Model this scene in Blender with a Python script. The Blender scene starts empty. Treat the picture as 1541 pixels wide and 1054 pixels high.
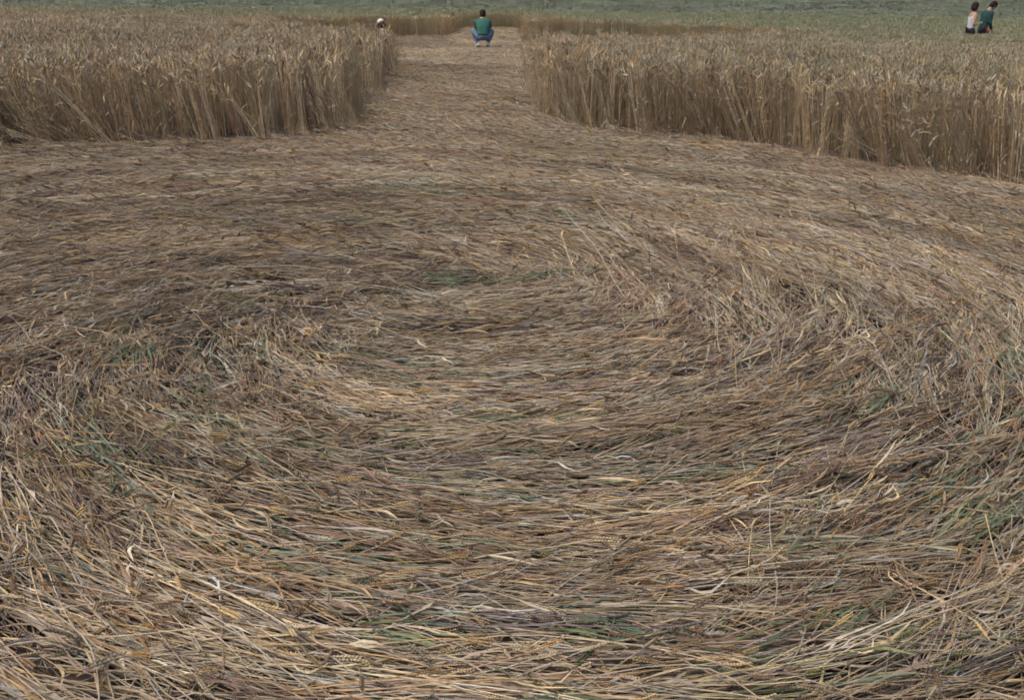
import bpy, math, random
import numpy as np
from mathutils import Vector, Matrix

rng = np.random.default_rng(7)
random.seed(7)
scene = bpy.context.scene

# ------------------------------------------------------------------ camera
CAM_H, PITCH, FPX = 1.65, 19.3, 1550.0
PW, PH = 1541.0, 1054.0
cam_d = bpy.data.cameras.new('camera')
cam_d.sensor_width = 36.0
cam_d.lens = 36.0 * FPX / PW
cam_d.clip_start, cam_d.clip_end = 0.05, 3000.0
cam = bpy.data.objects.new('camera', cam_d)
cam.location = (0, 0, CAM_H)
cam.rotation_euler = (math.radians(90 - PITCH), 0, 0)
scene.collection.objects.link(cam)
scene.camera = cam

# ------------------------------------------------------------------ sky, sun, exposure
SUN_EL, SUN_AZ = 64.0, 240.0        # degrees; azimuth clockwise from +Y
world = bpy.data.worlds.new('World')
scene.world = world
world.use_nodes = True
wn = world.node_tree
wn.nodes.clear()
sky = wn.nodes.new('ShaderNodeTexSky')
sky.sky_type = 'NISHITA'
sky.sun_disc = False
sky.sun_elevation = math.radians(SUN_EL)
sky.sun_rotation = math.radians(SUN_AZ)
sky.air_density, sky.dust_density, sky.ozone_density = 1.0, 7.0, .8
bg = wn.nodes.new('ShaderNodeBackground')
bg.inputs['Strength'].default_value = 0.14
wo = wn.nodes.new('ShaderNodeOutputWorld')
wn.links.new(sky.outputs[0], bg.inputs[0])
wn.links.new(bg.outputs[0], wo.inputs[0])

sun_d = bpy.data.lights.new('sun', 'SUN')
sun_d.energy = 0.85
sun_d.angle = math.radians(35)
sun_d.color = (1.0, 0.93, 0.82)
sun = bpy.data.objects.new('sun', sun_d)
el, az = math.radians(SUN_EL), math.radians(SUN_AZ)
to_sun = Vector((math.sin(az) * math.cos(el), math.cos(az) * math.cos(el), math.sin(el)))
sun.rotation_euler = to_sun.to_track_quat('Z', 'Y').to_euler()
sun.location = to_sun * 60
scene.collection.objects.link(sun)

vs = scene.view_settings
vs.view_transform = 'Standard'
vs.look = 'None'
vs.gamma = 1.0
vs.use_curve_mapping = False
vs.exposure = 0.07
scene.cycles.use_denoising = True
scene.cycles.denoiser = 'OPENIMAGEDENOISE'
scene.cycles.denoising_input_passes = 'RGB_ALBEDO_NORMAL'
scene.cycles.denoising_prefilter = 'ACCURATE'
scene.cycles.filter_width = 1.8
scene.cycles.max_bounces = 3
scene.cycles.diffuse_bounces = 3
scene.cycles.glossy_bounces = 1
scene.cycles.caustics_reflective = False
scene.cycles.use_adaptive_sampling = True
scene.cycles.adaptive_threshold = 0.07
scene.cycles.adaptive_min_samples = 24
scene.cycles.debug_use_spatial_splits = True

# ------------------------------------------------------------------ terrain and pixel helpers
SLOPE = 0.022


def ground_z(x, y):
    x = np.asarray(x, float); y = np.asarray(y, float)
    up = np.clip(y - 46, 0, None)
    rise = np.where(up < 40, 0.0011 * up ** 2, 0.0011 * 1600 + 0.088 * (up - 40))
    return -SLOPE * np.clip(x, -120, 120) + rise + 0.02 * np.sin(x * .23 + 1) * np.sin(y * .19)


def pix(px, py, h=0.0):
    """direction of a photograph pixel -> point where it meets the ground raised by h"""
    a = math.radians(PITCH)
    u, v = (px - PW / 2) / FPX, (py - PH / 2) / FPX
    d = np.array([u, math.cos(a) - v * math.sin(a), -math.sin(a) - v * math.cos(a)])
    t = 1.0
    for k in range(4000):
        p = d * t
        if CAM_H + p[2] <= ground_z(p[0], p[1]) + h:
            break
        t += 0.02 if t < 20 else 0.05
    return float(p[0]), float(p[1])


def hash2(ix, iy, seed):
    h = (ix.astype(np.int64) * 374761393 + iy.astype(np.int64) * 668265263 + seed * 974711) & 0x7fffffff
    h = ((h ^ (h >> 13)) * 1274126177) & 0x7fffffff
    return ((h ^ (h >> 16)) & 0xffff) / 65535.0


def noise(x, y, seed=0):
    x = np.asarray(x, float); y = np.asarray(y, float)
    ix, iy = np.floor(x), np.floor(y)
    fx, fy = x - ix, y - iy
    fx, fy = fx * fx * (3 - 2 * fx), fy * fy * (3 - 2 * fy)
    a, b = hash2(ix, iy, seed), hash2(ix + 1, iy, seed)
    c, d = hash2(ix, iy + 1, seed), hash2(ix + 1, iy + 1, seed)
    return (a * (1 - fx) + b * fx) * (1 - fy) + (c * (1 - fx) + d * fx) * fy


def in_poly(x, y, poly):
    inside = np.zeros(len(x), bool)
    n = len(poly)
    for i in range(n):
        x0, y0 = poly[i]; x1, y1 = poly[(i + 1) % n]
        if y0 == y1:
            continue
        c = ((y0 > y) != (y1 > y)) & (x < (x1 - x0) * (y - y0) / (y1 - y0) + x0)
        inside ^= c
    return inside


def dist_poly(x, y, poly):
    best = np.full(len(x), 1e9)
    n = len(poly)
    for i in range(n):
        x0, y0 = poly[i]; x1, y1 = poly[(i + 1) % n]
        dx, dy = x1 - x0, y1 - y0
        L = dx * dx + dy * dy + 1e-9
        t = np.clip(((x - x0) * dx + (y - y0) * dy) / L, 0, 1)
        best = np.minimum(best, np.hypot(x - x0 - t * dx, y - y0 - t * dy))
    return best


# ------------------------------------------------------------------ layout of the formation
C1 = np.array([-0.10, 4.95])                                   # swirl centre of the near circle
rim_left = [pix(*p) for p in ((8, 238), (60, 226), (150, 222), (250, 221), (350, 218), (430, 214), (542, 208))]
rim_right = [pix(*p) for p in ((798, 168), (835, 187), (880, 203), (1000, 214), (1100, 220), (1200, 236), (1330, 258), (1450, 273), (1535, 282))]
corr_left = [pix(*p) for p in ((556, 168), (574, 138), (604, 94))]
corr_right = [pix(*p) for p in ((787, 72), (790, 100), (795, 130))]
arc = []
a0 = math.atan2(rim_right[-1][1] - C1[1], rim_right[-1][0] - C1[0])
a1 = math.atan2(rim_left[0][1] - C1[1], rim_left[0][0] - C1[0])
r0 = math.hypot(rim_right[-1][0] - C1[0], rim_right[-1][1] - C1[1])
r1 = math.hypot(rim_left[0][0] - C1[0], rim_left[0][1] - C1[1])
for k in range(1, 24):
    t = k / 24
    a = a0 + (a1 - 2 * math.pi - a0) * t
    r = r0 + (r1 - r0) * t
    arc.append((C1[0] + r * math.cos(a), C1[1] + r * math.sin(a)))
NEAR = rim_left + corr_left + corr_right + rim_right + arc
fb = pix(645, 55)[1]; fn_ = corr_left[-1][1] - .3
FC, FR = np.array([0.2, (fb + fn_) / 2]), (fb - fn_) / 2
FAR = [(FC[0] + FR * 1.02 * math.cos(t), FC[1] + FR * math.sin(t)) for t in np.linspace(0, 2 * math.pi, 48, endpoint=False)]
MID = [corr_left[-1], (corr_left[-1][0] - .1, FC[1] - 5), (corr_right[0][0] + .1, FC[1] - 5), corr_right[0]]
be = min(pix(735, 38)[1], float(fb + 8.5))
BACK = [(-2.0, fb - 2), (-2.1, be), (0.35, be + .4), (0.3, fb - 2)]
hx, hy = pix(609, 14, 0.7)
HOLE = [(hx + 0.75 * math.cos(t), hy + .9 * math.sin(t)) for t in np.linspace(0, 2 * math.pi, 14, endpoint=False)]
FLATS = [NEAR, FAR, MID, BACK, HOLE]


def flat_mask(x, y):
    m = np.zeros(len(x), bool)
    for p in FLATS:
        m |= in_poly(x, y, p)
    return m


# wheat / green field boundary
bpix = [(-200, 5), (0, 6), (300, 8), (500, 9), (770, 11), (1000, 15), (1170, 18), (1400, 22), (1541, 24), (1750, 24)]
bxy = np.array([pix(px, py, .7) for px, py in bpix])
bxy = bxy[np.argsort(bxy[:, 0])]


def wheat_end(x):
    return np.interp(x, bxy[:, 0], bxy[:, 1])


# ------------------------------------------------------------------ materials
def new_mat(name):
    m = bpy.data.materials.new(name)
    m.use_nodes = True
    nt = m.node_tree
    return m, nt, nt.nodes['Principled BSDF']


def tint_mat(name, mult, rough=0.55, spec=0.25, streak=0.25, scale=60.0):
    """procedural plant material: the colour of each stalk comes with the stalk, wear and grain on top"""
    m, nt, b = new_mat(name)
    at = nt.nodes.new('ShaderNodeAttribute'); at.attribute_type = 'INSTANCER'; at.attribute_name = 'tint'
    tc = nt.nodes.new('ShaderNodeTexCoord')
    nz = nt.nodes.new('ShaderNodeTexNoise'); nz.inputs['Scale'].default_value = scale; nz.inputs['Detail'].default_value = 2
    mr = nt.nodes.new('ShaderNodeMapRange')
    mr.inputs['From Min'].default_value = .3; mr.inputs['From Max'].default_value = .7
    mr.inputs['To Min'].default_value = 1 - streak; mr.inputs['To Max'].default_value = 1 + streak
    v1 = nt.nodes.new('ShaderNodeVectorMath'); v1.operation = 'MULTIPLY'; v1.inputs[1].default_value = mult
    v2 = nt.nodes.new('ShaderNodeVectorMath'); v2.operation = 'SCALE'
    L = nt.links.new
    L(tc.outputs['Object'], nz.inputs['Vector']); L(nz.outputs[0], mr.inputs['Value'])
    ap = nt.nodes.new('ShaderNodeAttribute'); ap.attribute_type = 'GEOMETRY'; ap.attribute_name = 'pt'
    v0 = nt.nodes.new('ShaderNodeVectorMath'); v0.operation = 'MULTIPLY'
    L(at.outputs['Color'], v0.inputs[0]); L(ap.outputs['Color'], v0.inputs[1])
    L(v0.outputs[0], v1.inputs[0]); L(v1.outputs[0], v2.inputs[0]); L(mr.outputs[0], v2.inputs['Scale'])
    L(v2.outputs[0], b.inputs['Base Color'])
    b.inputs['Roughness'].default_value = rough
    b.inputs['Specular IOR Level'].default_value = spec
    return m


M_STEM = tint_mat('straw_stem', (1.0, 1.0, 1.0), .6, .2, .18, 30)
M_EAR = tint_mat('wheat_ear', (.84, .80, .72), .75, .1, .22, 160)
M_LEAF = tint_mat('dry_leaf', (1.0, 1.0, 1.0), .7, .15, .25, 40)
M_SSTEM = tint_mat('standing_stem', (1.16, 1.08, .95), .5, .3, .2, 20)
M_SEAR = tint_mat('standing_ear', (1.16, 1.13, 1.03), .7, .15, .3, 90)
M_GREEN = tint_mat('green_blade', (1, 1, 1), .6, .2, .3, 12)


def noise_mat(name, stops, scale, rough=.9, detail=6, bump=0.0, coord='Object'):
    m, nt, b = new_mat(name)
    tc = nt.nodes.new('ShaderNodeTexCoord')
    nz = nt.nodes.new('ShaderNodeTexNoise'); nz.inputs['Scale'].default_value = scale; nz.inputs['Detail'].default_value = detail
    cr = nt.nodes.new('ShaderNodeValToRGB')
    while len(cr.color_ramp.elements) < len(stops):
        cr.color_ramp.elements.new(.5)
    for e, (p, c) in zip(cr.color_ramp.elements, stops):
        e.position = p; e.color = (*c, 1)
    L = nt.links.new
    L(tc.outputs[coord], nz.inputs['Vector']); L(nz.outputs[0], cr.inputs[0]); L(cr.outputs[0], b.inputs['Base Color'])
    b.inputs['Roughness'].default_value = rough
    b.inputs['Specular IOR Level'].default_value = .2
    if bump:
        bp = nt.nodes.new('ShaderNodeBump'); bp.inputs['Strength'].default_value = bump; bp.inputs['Distance'].default_value = .02
        L(nz.outputs[0], bp.inputs['Height']); L(bp.outputs[0], b.inputs['Normal'])
    return m


M_SOIL = noise_mat('soil', [(.3, (.030, .022, .018)), (.55, (.055, .042, .033)), (.75, (.10, .085, .07))], 9, bump=.6)


def ground_mat():
    """bare earth under the crop, green crop on the far rise"""
    m, nt, b = new_mat('ground_earth_and_far_crop')
    L = nt.links.new
    tc = nt.nodes.new('ShaderNodeTexCoord')
    def ns(scale, det=5):
        n = nt.nodes.new('ShaderNodeTexNoise'); n.inputs['Scale'].default_value = scale; n.inputs['Detail'].default_value = det
        L(tc.outputs['Object'], n.inputs['Vector']); return n
    def ramp(n, stops):
        c = nt.nodes.new('ShaderNodeValToRGB')
        while len(c.color_ramp.elements) < len(stops): c.color_ramp.elements.new(.5)
        for e, (p, col) in zip(c.color_ramp.elements, stops): e.position = p; e.color = (*col, 1)
        L(n.outputs[0], c.inputs[0]); return c
    n1 = ns(7.0)
    soil = ramp(n1, [(.3, (.045, .035, .032)), (.55, (.08, .062, .055)), (.75, (.13, .11, .095))])
    far = ramp(ns(.35, 8), [(.3, (.22, .26, .19)), (.5, (.24, .28, .20)), (.7, (.27, .285, .21))])
    at = nt.nodes.new('ShaderNodeAttribute'); at.attribute_name = 'far_crop'
    mx = nt.nodes.new('ShaderNodeMix'); mx.data_type = 'RGBA'
    L(at.outputs['Fac'], mx.inputs['Factor']); L(soil.outputs[0], mx.inputs[6]); L(far.outputs[0], mx.inputs[7])
    L(mx.outputs[2], b.inputs['Base Color'])
    b.inputs['Roughness'].default_value = .95; b.inputs['Specular IOR Level'].default_value = .1
    bp = nt.nodes.new('ShaderNodeBump'); bp.inputs['Strength'].default_value = .5; bp.inputs['Distance'].default_value = .03
    L(n1.outputs[0], bp.inputs['Height']); L(bp.outputs[0], b.inputs['Normal'])
    return m


# ------------------------------------------------------------------ ground sheet
def link(o):
    scene.collection.objects.link(o)
    return o


xs = np.concatenate([-np.geomspace(800, 30, 24), np.linspace(-28, 28, 113), np.geomspace(30, 800, 24)])
ys = np.concatenate([np.linspace(-60, -6, 10), np.linspace(-5, 70, 151), np.geomspace(72, 1200, 40)])
GX, GY = np.meshgrid(xs, ys)
GZ = ground_z(GX, GY)
gv = np.stack([GX.ravel(), GY.ravel(), GZ.ravel()], 1)
nx, ny = len(xs), len(ys)
gf = [(j * nx + i, j * nx + i + 1, (j + 1) * nx + i + 1, (j + 1) * nx + i) for j in range(ny - 1) for i in range(nx - 1)]
gm = bpy.data.meshes.new('ground')
gm.from_pydata(gv.tolist(), [], gf)
fa = gm.attributes.new('far_crop', 'FLOAT', 'POINT')
fa.data.foreach_set('value', np.clip((gv[:, 1] - wheat_end(gv[:, 0]) + 1) / 2, 0, 1).astype(np.float32))
for p in gm.polygons:
    p.use_smooth = True
gm.materials.append(ground_mat())
ground = link(bpy.data.objects.new('ground', gm))
ground['kind'] = 'structure'
ground['label'] = 'bare earth and far green rise under the crop'


# ------------------------------------------------------------------ mesh pieces
class MB:
    def __init__(self):
        self.v, self.f, self.m, self.n, self.p, self.shade = [], [], [], 0, [], (1.0, 1.0, 1.0)

    def add(self, v, f, mi=0):
        self.v.append(np.asarray(v, float))
        self.f += [tuple(i + self.n for i in q) for q in f]
        self.m += [mi] * len(f)
        self.p.append(np.tile(np.asarray(self.shade, float), (len(v), 1)))
        self.n += len(v)

    def tube(self, path, rad, sides=3, mi=0, phase=0.0):
        path = np.asarray(path, float); n = len(path)
        tan = np.gradient(path, axis=0)
        tan /= np.linalg.norm(tan, axis=1)[:, None] + 1e-12
        ref = np.array([0, 0, 1.0]) if abs(tan[0][2]) < .8 else np.array([0, 1.0, 0])
        s = np.cross(tan, ref); s /= np.linalg.norm(s, axis=1)[:, None] + 1e-12
        t = np.cross(s, tan)
        ang = np.arange(sides) / sides * 2 * math.pi + phase
        rad = np.broadcast_to(rad, (n,))
        v = path[:, None] + rad[:, None, None] * (np.cos(ang)[None, :, None] * s[:, None] + np.sin(ang)[None, :, None] * t[:, None])
        f = [(i * sides + k, i * sides + (k + 1) % sides, (i + 1) * sides + (k + 1) % sides, (i + 1) * sides + k)
             for i in range(n - 1) for k in range(sides)]
        self.add(v.reshape(-1, 3), f, mi)

    def ribbon(self, path, wid, side, mi=0):
        path = np.asarray(path, float); n = len(path)
        side = np.broadcast_to(np.asarray(side, float), (n, 3))
        wid = np.asarray(wid)[:, None]
        v = np.concatenate([path - side * wid, path + side * wid])
        self.add(v, [(i, i + 1, n + i + 1, n + i) for i in range(n - 1)], mi)

    def octa(self, c, ax, wa, wb, mi=0):
        c, ax, wa, wb = map(np.asarray, (c, ax, wa, wb))
        v = [c - ax, c + ax, c - ax * .15 + wa, c - ax * .15 + wb, c - ax * .15 - wa, c - ax * .15 - wb]
        self.add(v, [(0, 3, 2), (0, 4, 3), (0, 5, 4), (0, 2, 5), (1, 2, 3), (1, 3, 4), (1, 4, 5), (1, 5, 2)], mi)

    def mesh(self, name, mats):
        me = bpy.data.meshes.new(name)
        me.from_pydata(np.concatenate(self.v).tolist(), [], self.f)
        me.polygons.foreach_set('material_index', self.m)
        me.polygons.foreach_set('use_smooth', [True] * len(self.f))
        at = me.attributes.new('pt', 'FLOAT_COLOR', 'POINT')
        p = np.concatenate(self.p)
        at.data.foreach_set('color', np.concatenate([p, np.ones((len(p), 1))], 1).astype(np.float32).ravel())
        for m in mats:
            me.materials.append(m)
        return me


def unit(v):
    v = np.asarray(v, float)
    return v / (np.linalg.norm(v) + 1e-12)


def add_ear(mb, base, dirv, length, mi, detail=True, bend=0.0, r=None):
    dirv = unit(dirv)
    ref = np.array([0, 0, 1.0]) if abs(dirv[2]) < .8 else np.array([1.0, 0, 0])
    a = unit(np.cross(dirv, ref)); b = np.cross(a, dirv)
    ph = r.uniform(0, math.pi)
    a, b = a * math.cos(ph) + b * math.sin(ph), -a * math.sin(ph) + b * math.cos(ph)
    if not detail:
        t = np.array([0, .2, .6, 1.0])
        p = base + dirv * (t * length)[:, None] + a * (bend * t ** 2 * length)[:, None]
        mb.tube(p, np.array([.0025, .0062, .0058, .001]), 4, mi)
        return
    n = 9
    for i in range(n):
        t = (i + .5) / n
        c = base + dirv * length * t + a * bend * t * t * length
        w = (.0052 if 0 < i < n - 2 else .0036) * r.uniform(.8, 1.15)
        for s in (-1, 1):
            off = (0.5 * s / n) * .5
            cc = c + b * s * .0038 + dirv * off * length
            ax = unit(dirv + b * s * r.uniform(.2, .42) + a * r.normal(0, .12)) * length * r.uniform(.075, .10)
            mb.octa(cc, ax, a * w, b * w * .8, mi)


def laid_stalk(r, detail=True):
    """one flattened straw lying along +X, about 0.7 m, root at the origin; returns (stem, ear, leaf) builders"""
    L = r.uniform(.58, .78)
    n = 8 if detail else 5
    t = np.linspace(0, 1, n)
    k1, k2 = r.normal(0, .030), r.normal(0, .006)
    y = k1 * (t ** 2 - t) * 4 * .5 + k2 * np.sin(t * 6)
    z = r.uniform(.0, .022) * np.sin(t * math.pi) + r.normal(0, .006) * np.sin(t * 9)
    x = t * L
    kink = r.random() < .26
    if kink:
        kt = r.uniform(.35, .8); q = np.clip(t - kt, 0, None)
        z = z + q * L * r.uniform(.0, .28); y = y + q * L * r.normal(0, .5); x = x - q * L * .15
    p = np.stack([x, y, z], 1)
    rad = np.linspace(.0023, .0015, n)
    st, er, lf = MB(), MB(), MB()
    st.tube(p, rad, 4 if detail else 3)
    d = unit(p[-1] - p[-2])
    if r.random() < .66:
        d2 = unit(d + np.array([0, r.normal(0, .25), r.normal(-.02, .15)]))
        add_ear(er, p[-1], d2, r.uniform(.05, .088), 0, detail, r.normal(0, .25), r)
    for k in range(r.integers(0, 3)):
        i = r.integers(1, n - 1)
        ln = r.uniform(.08, .18)
        q = np.linspace(0, 1, 5)
        dd = unit(np.array([1, r.normal(0, .25), r.uniform(-.08, .08)]))
        side = unit(np.cross(dd, [0, r.normal(0, .6), 1]))
        path = p[i] + dd * (q * ln)[:, None] + np.array([0, 0, -.05]) * (q ** 2)[:, None] * r.uniform(-.4, 1) + side * (np.sin(q * 4) * r.normal(0, .012))[:, None]
        lf.ribbon(path, np.array([.0022, .0038, .0036, .0026, .0004]) * r.uniform(.6, 1.3), side)
    return st, er, lf


def merge(parts, shade=(1.0, 1.0, 1.0)):
    out = MB(); out.shade = shade
    for mi, q in enumerate(parts):
        if q.n:
            out.add(np.concatenate(q.v), q.f, mi)
    return out


def stalk_shade(r, amt=.3):
    """straws of one handful differ: paler, redder or browner"""
    k = r.uniform(1 - amt, 1 + amt)
    w = r.normal(0, .10)
    return (k * (1 + w * .6), k, k * (1 - w * 1.3))


def standing_stalk(r, mb, origin=(0, 0, 0), detail=True, height=None, lean=.05, thick=1.0, leaves=2):
    H = height or r.uniform(.62, .74)
    n = 6 if detail else 4
    t = np.linspace(0, 1, n)
    la = r.uniform(0, 2 * math.pi); l = abs(r.normal(0, lean))
    bend = t ** 1.7 * l * H
    p = np.stack([math.cos(la) * bend, math.sin(la) * bend, t * H * (1 - .3 * l * l)], 1) + np.asarray(origin)
    mb.tube(p, np.linspace(.0028, .0019, n) * thick, 3, 0)
    d = unit(p[-1] - p[-2] + np.array([math.cos(la), math.sin(la), -.2]) * r.uniform(0, .28))
    add_ear(mb, p[-1], d, r.uniform(.07, .095), 1, detail, r.normal(0, .2), r)
    for k in range(r.integers(0, leaves) if leaves else 0):
        i = r.integers(1, n - 1); ln = r.uniform(.12, .24); q = np.linspace(0, 1, 5 if detail else 4)
        aa = r.uniform(0, 2 * math.pi)
        dd = np.array([math.cos(aa), math.sin(aa), r.uniform(.2, 1.4)]); dd = unit(dd)
        side = unit(np.array([-math.sin(aa), math.cos(aa), 0]))
        path = p[i] + dd * (q * ln)[:, None] + np.array([0, 0, -1.0]) * (q ** 2 * ln * r.uniform(.2, 1.0))[:, None]
        w = np.array([.003, .0045, .004, .003, .0005]) if detail else np.array([.004, .005, .004, .001])
        mb.ribbon(path, w, side, 2)


def protos(name, n, fn):
    col = bpy.data.collections.new(name)
    for i in range(n):
        o = bpy.data.objects.new('%s_%03d' % (name, i), fn(np.random.default_rng(1000 + i)))
        col.objects.link(o)
    return col


LAID_M = [M_STEM, M_EAR, M_LEAF]
STAND_M = [M_SSTEM, M_SEAR, M_LEAF]


def mk_laid(r):
    return merge(laid_stalk(r, True), stalk_shade(r)).mesh('laid_stalk', LAID_M)


def laid_bunch(r, count, detail, sx, sy, sz, ja, shade):
    """a handful of straws lying the same way, centred on the origin"""
    out = MB()
    for k in range(count):
        out.shade = stalk_shade(r, shade)
        s = merge(laid_stalk(r, detail))
        v = np.concatenate(s.v) - [.35, 0, 0]
        a = r.normal(0, ja) * (3.5 if r.random() < .08 else 1); c, sn = math.cos(a), math.sin(a)
        q = r.normal(0, .02)
        v = np.stack([v[:, 0] * c - v[:, 1] * sn, v[:, 0] * sn + v[:, 1] * c, v[:, 2] + v[:, 0] * q], 1)
        v = v + [r.normal(0, sx), r.normal(0, sy), r.uniform(0, sz)]
        for mi in range(3):
            fs = [f for f, m in zip(s.f, s.m) if m == mi]
            out.f += [tuple(i + out.n for i in f) for f in fs]; out.m += [mi] * len(fs)
        out.v.append(v); out.p.append(np.tile(np.asarray(out.shade, float), (len(v), 1))); out.n += len(v)
    return out


def mk_lock(r):
    return laid_bunch(r, 9, True, .15, .030, .024, .065, .20).mesh('laid_lock', LAID_M)


def mk_laid_tuft(r):
    return laid_bunch(r, 8, False, .12, .040, .022, .10, .16).mesh('laid_tuft', LAID_M)


def mk_stand(r):
    mb = MB()
    for k in range(4):
        mb.shade = stalk_shade(r, .12)
        standing_stalk(r, mb, (r.normal(0, .02), r.normal(0, .02), 0), True, lean=.06, thick=1.05)
    return mb.mesh('stalk_bunch', STAND_M)


def mk_clump(r):
    mb = MB()
    for k in range(13):
        mb.shade = stalk_shade(r, .2)
        standing_stalk(r, mb, (r.uniform(-.13, .13), r.uniform(-.13, .13), 0), False, lean=.06, thick=1.4, leaves=2)
    return mb.mesh('clump', STAND_M)


def mk_grass(r, n=26, spread=.25, hmin=.16, hmax=.34):
    mb = MB()
    for k in range(n):
        mb.shade = stalk_shade(r, .1)
        a = r.uniform(0, 2 * math.pi); ln = r.uniform(hmin, hmax); q = np.linspace(0, 1, 4)
        o = np.array([r.normal(0, spread), r.normal(0, spread), 0])
        dd = unit([math.cos(a) * .5, math.sin(a) * .5, 1.0])
        path = o + dd * (q * ln)[:, None] + np.array([math.cos(a), math.sin(a), -.6]) * (q ** 2 * ln * r.uniform(.1, .5))[:, None]
        mb.ribbon(path, np.array([.006, .008, .006, .001]), [-math.sin(a), math.cos(a), 0])
    return mb.mesh('grass', [M_GREEN])


P_LAID = protos('proto_laid', 30, mk_laid)
P_LOCK = protos('proto_lock', 28, mk_lock)
P_TUFT = protos('proto_tuft', 16, mk_laid_tuft)
P_STAND = protos('proto_stand', 28, mk_stand)
P_CLUMP = protos('proto_clump', 12, mk_clump)
P_GRASS = protos('proto_grass', 8, mk_grass)


def scatter(name, pts, rot, scl, tint, col, label, mats):
    n = len(pts)
    me = bpy.data.meshes.new(name)
    me.vertices.add(n)
    me.vertices.foreach_set('co', np.asarray(pts, np.float32).ravel())
    a = me.attributes.new('rot', 'FLOAT_VECTOR', 'POINT'); a.data.foreach_set('vector', np.asarray(rot, np.float32).ravel())
    a = me.attributes.new('scl', 'FLOAT_VECTOR', 'POINT'); a.data.foreach_set('vector', np.asarray(scl, np.float32).ravel())
    a = me.attributes.new('pid', 'INT', 'POINT'); a.data.foreach_set('value', rng.integers(0, len(col.objects), n).astype(np.int32))
    a = me.attributes.new('tint', 'FLOAT_COLOR', 'POINT')
    a.data.foreach_set('color', np.concatenate([tint, np.ones((n, 1))], 1).astype(np.float32).ravel())
    for m in mats:
        me.materials.append(m)
    o = link(bpy.data.objects.new(name, me))
    ng = bpy.data.node_groups.new(name + '_nodes', 'GeometryNodeTree')
    ng.interface.new_socket('Geometry', in_out='INPUT', socket_type='NodeSocketGeometry')
    ng.interface.new_socket('Geometry', in_out='OUTPUT', socket_type='NodeSocketGeometry')
    N, L = ng.nodes.new, ng.links.new
    gi, go = N('NodeGroupInput'), N('NodeGroupOutput')
    ip = N('GeometryNodeInstanceOnPoints'); ci = N('GeometryNodeCollectionInfo')
    ci.inputs['Collection'].default_value = col
    ci.inputs['Separate Children'].default_value = True
    ci.inputs['Reset Children'].default_value = True
    ip.inputs['Pick Instance'].default_value = True
    def attr(nm, ty):
        q = N('GeometryNodeInputNamedAttribute'); q.data_type = ty; q.inputs['Name'].default_value = nm
        return q.outputs['Attribute']
    e2r = N('FunctionNodeEulerToRotation')
    L(gi.outputs[0], ip.inputs['Points']); L(ci.outputs[0], ip.inputs['Instance'])
    L(attr('pid', 'INT'), ip.inputs['Instance Index'])
    L(attr('rot', 'FLOAT_VECTOR'), e2r.inputs[0]); L(e2r.outputs[0], ip.inputs['Rotation'])
    L(attr('scl', 'FLOAT_VECTOR'), ip.inputs['Scale'])
    L(ip.outputs[0], go.inputs[0])
    md = o.modifiers.new('scatter', 'NODES'); md.node_group = ng
    o['kind'] = 'stuff'
    o['label'] = label
    return o


# ------------------------------------------------------------------ colours of straw (linear albedo)
PAL = np.array([[.445, .385, .28], [.395, .303, .203], [.28, .196, .142], [.375, .343, .272], [.135, .101, .09], [.175, .215, .13]])


def straw_tint(n, w, shade=1.0):
    w = np.asarray(w, float) / np.sum(w)
    c = PAL[rng.choice(len(PAL), n, p=w)]
    c2 = PAL[rng.choice(4, n)]
    m = rng.uniform(0, .3, n)[:, None]
    c = c * (1 - m) + c2 * m
    return c * rng.normal(1, .17, n).clip(.5, 1.28)[:, None] * np.broadcast_to(np.asarray(shade, float).reshape(-1, 1), (n, 1))


def mix_green(c, amount):
    g = np.array([.20, .25, .16])
    a = np.clip(amount, 0, 1)[:, None]
    return c * (1 - a) + g * a


# ------------------------------------------------------------------ flattened circle
chaos_pts = [(600, 440, .5), (720, 425, .6), (880, 430, .65), (1020, 420, .6), (1180, 430, .6), (420, 430, .6), (250, 440, .6), (110, 470, .6),
             (60, 530, .5), (300, 500, .4), (1300, 480, .5), (1430, 520, .5), (1480, 600, .4), (520, 500, .35), (1230, 560, .35),
             (1130, 880, .25), (1250, 900, .25), (1400, 960, .3)]
chaos_xy = [(*pix(px, py), r) for px, py, r in chaos_pts]
green_pts = [(450, 675, .16), (545, 690, .2), (690, 705, .2), (800, 668, .2), (805, 573, .14), (372, 540, .16), (335, 465, .18), (210, 547, .1),
             (1500, 800, .22), (1425, 820, .18), (1390, 770, .15), (1530, 560, .2), (700, 440, .22), (845, 955, .1), (945, 1000, .1), (1085, 1000, .12),
             (130, 690, .12), (565, 560, .16), (885, 256, .35), (1135, 865, .1), (390, 800, .1), (560, 975, .08), (610, 290, .3), (960, 735, .18),
             (1300, 640, .15), (1480, 700, .2), (480, 850, .1), (1250, 985, .1)]
green_xy = [(*pix(px, py), r) for px, py, r in green_pts]
bare_xy = [(*pix(px, py), r) for px, py, r in ((95, 850, .06), (140, 875, .06), (60, 940, .05), (1395, 985, .07), (1500, 1010, .07), (700, 815, .05))]


def blob(x, y, lst, soft=1.0):
    o = np.zeros(len(x))
    for bx, by, r in lst:
        o = np.maximum(o, np.exp(-((x - bx) ** 2 + (y - by) ** 2) / (r * r * soft)))
    return o


def flow_coords(x, y):
    dx, dy = x - C1[0], y - C1[1]
    r = np.hypot(dx, dy); th = np.arctan2(dy, dx)
    return r, th


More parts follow.
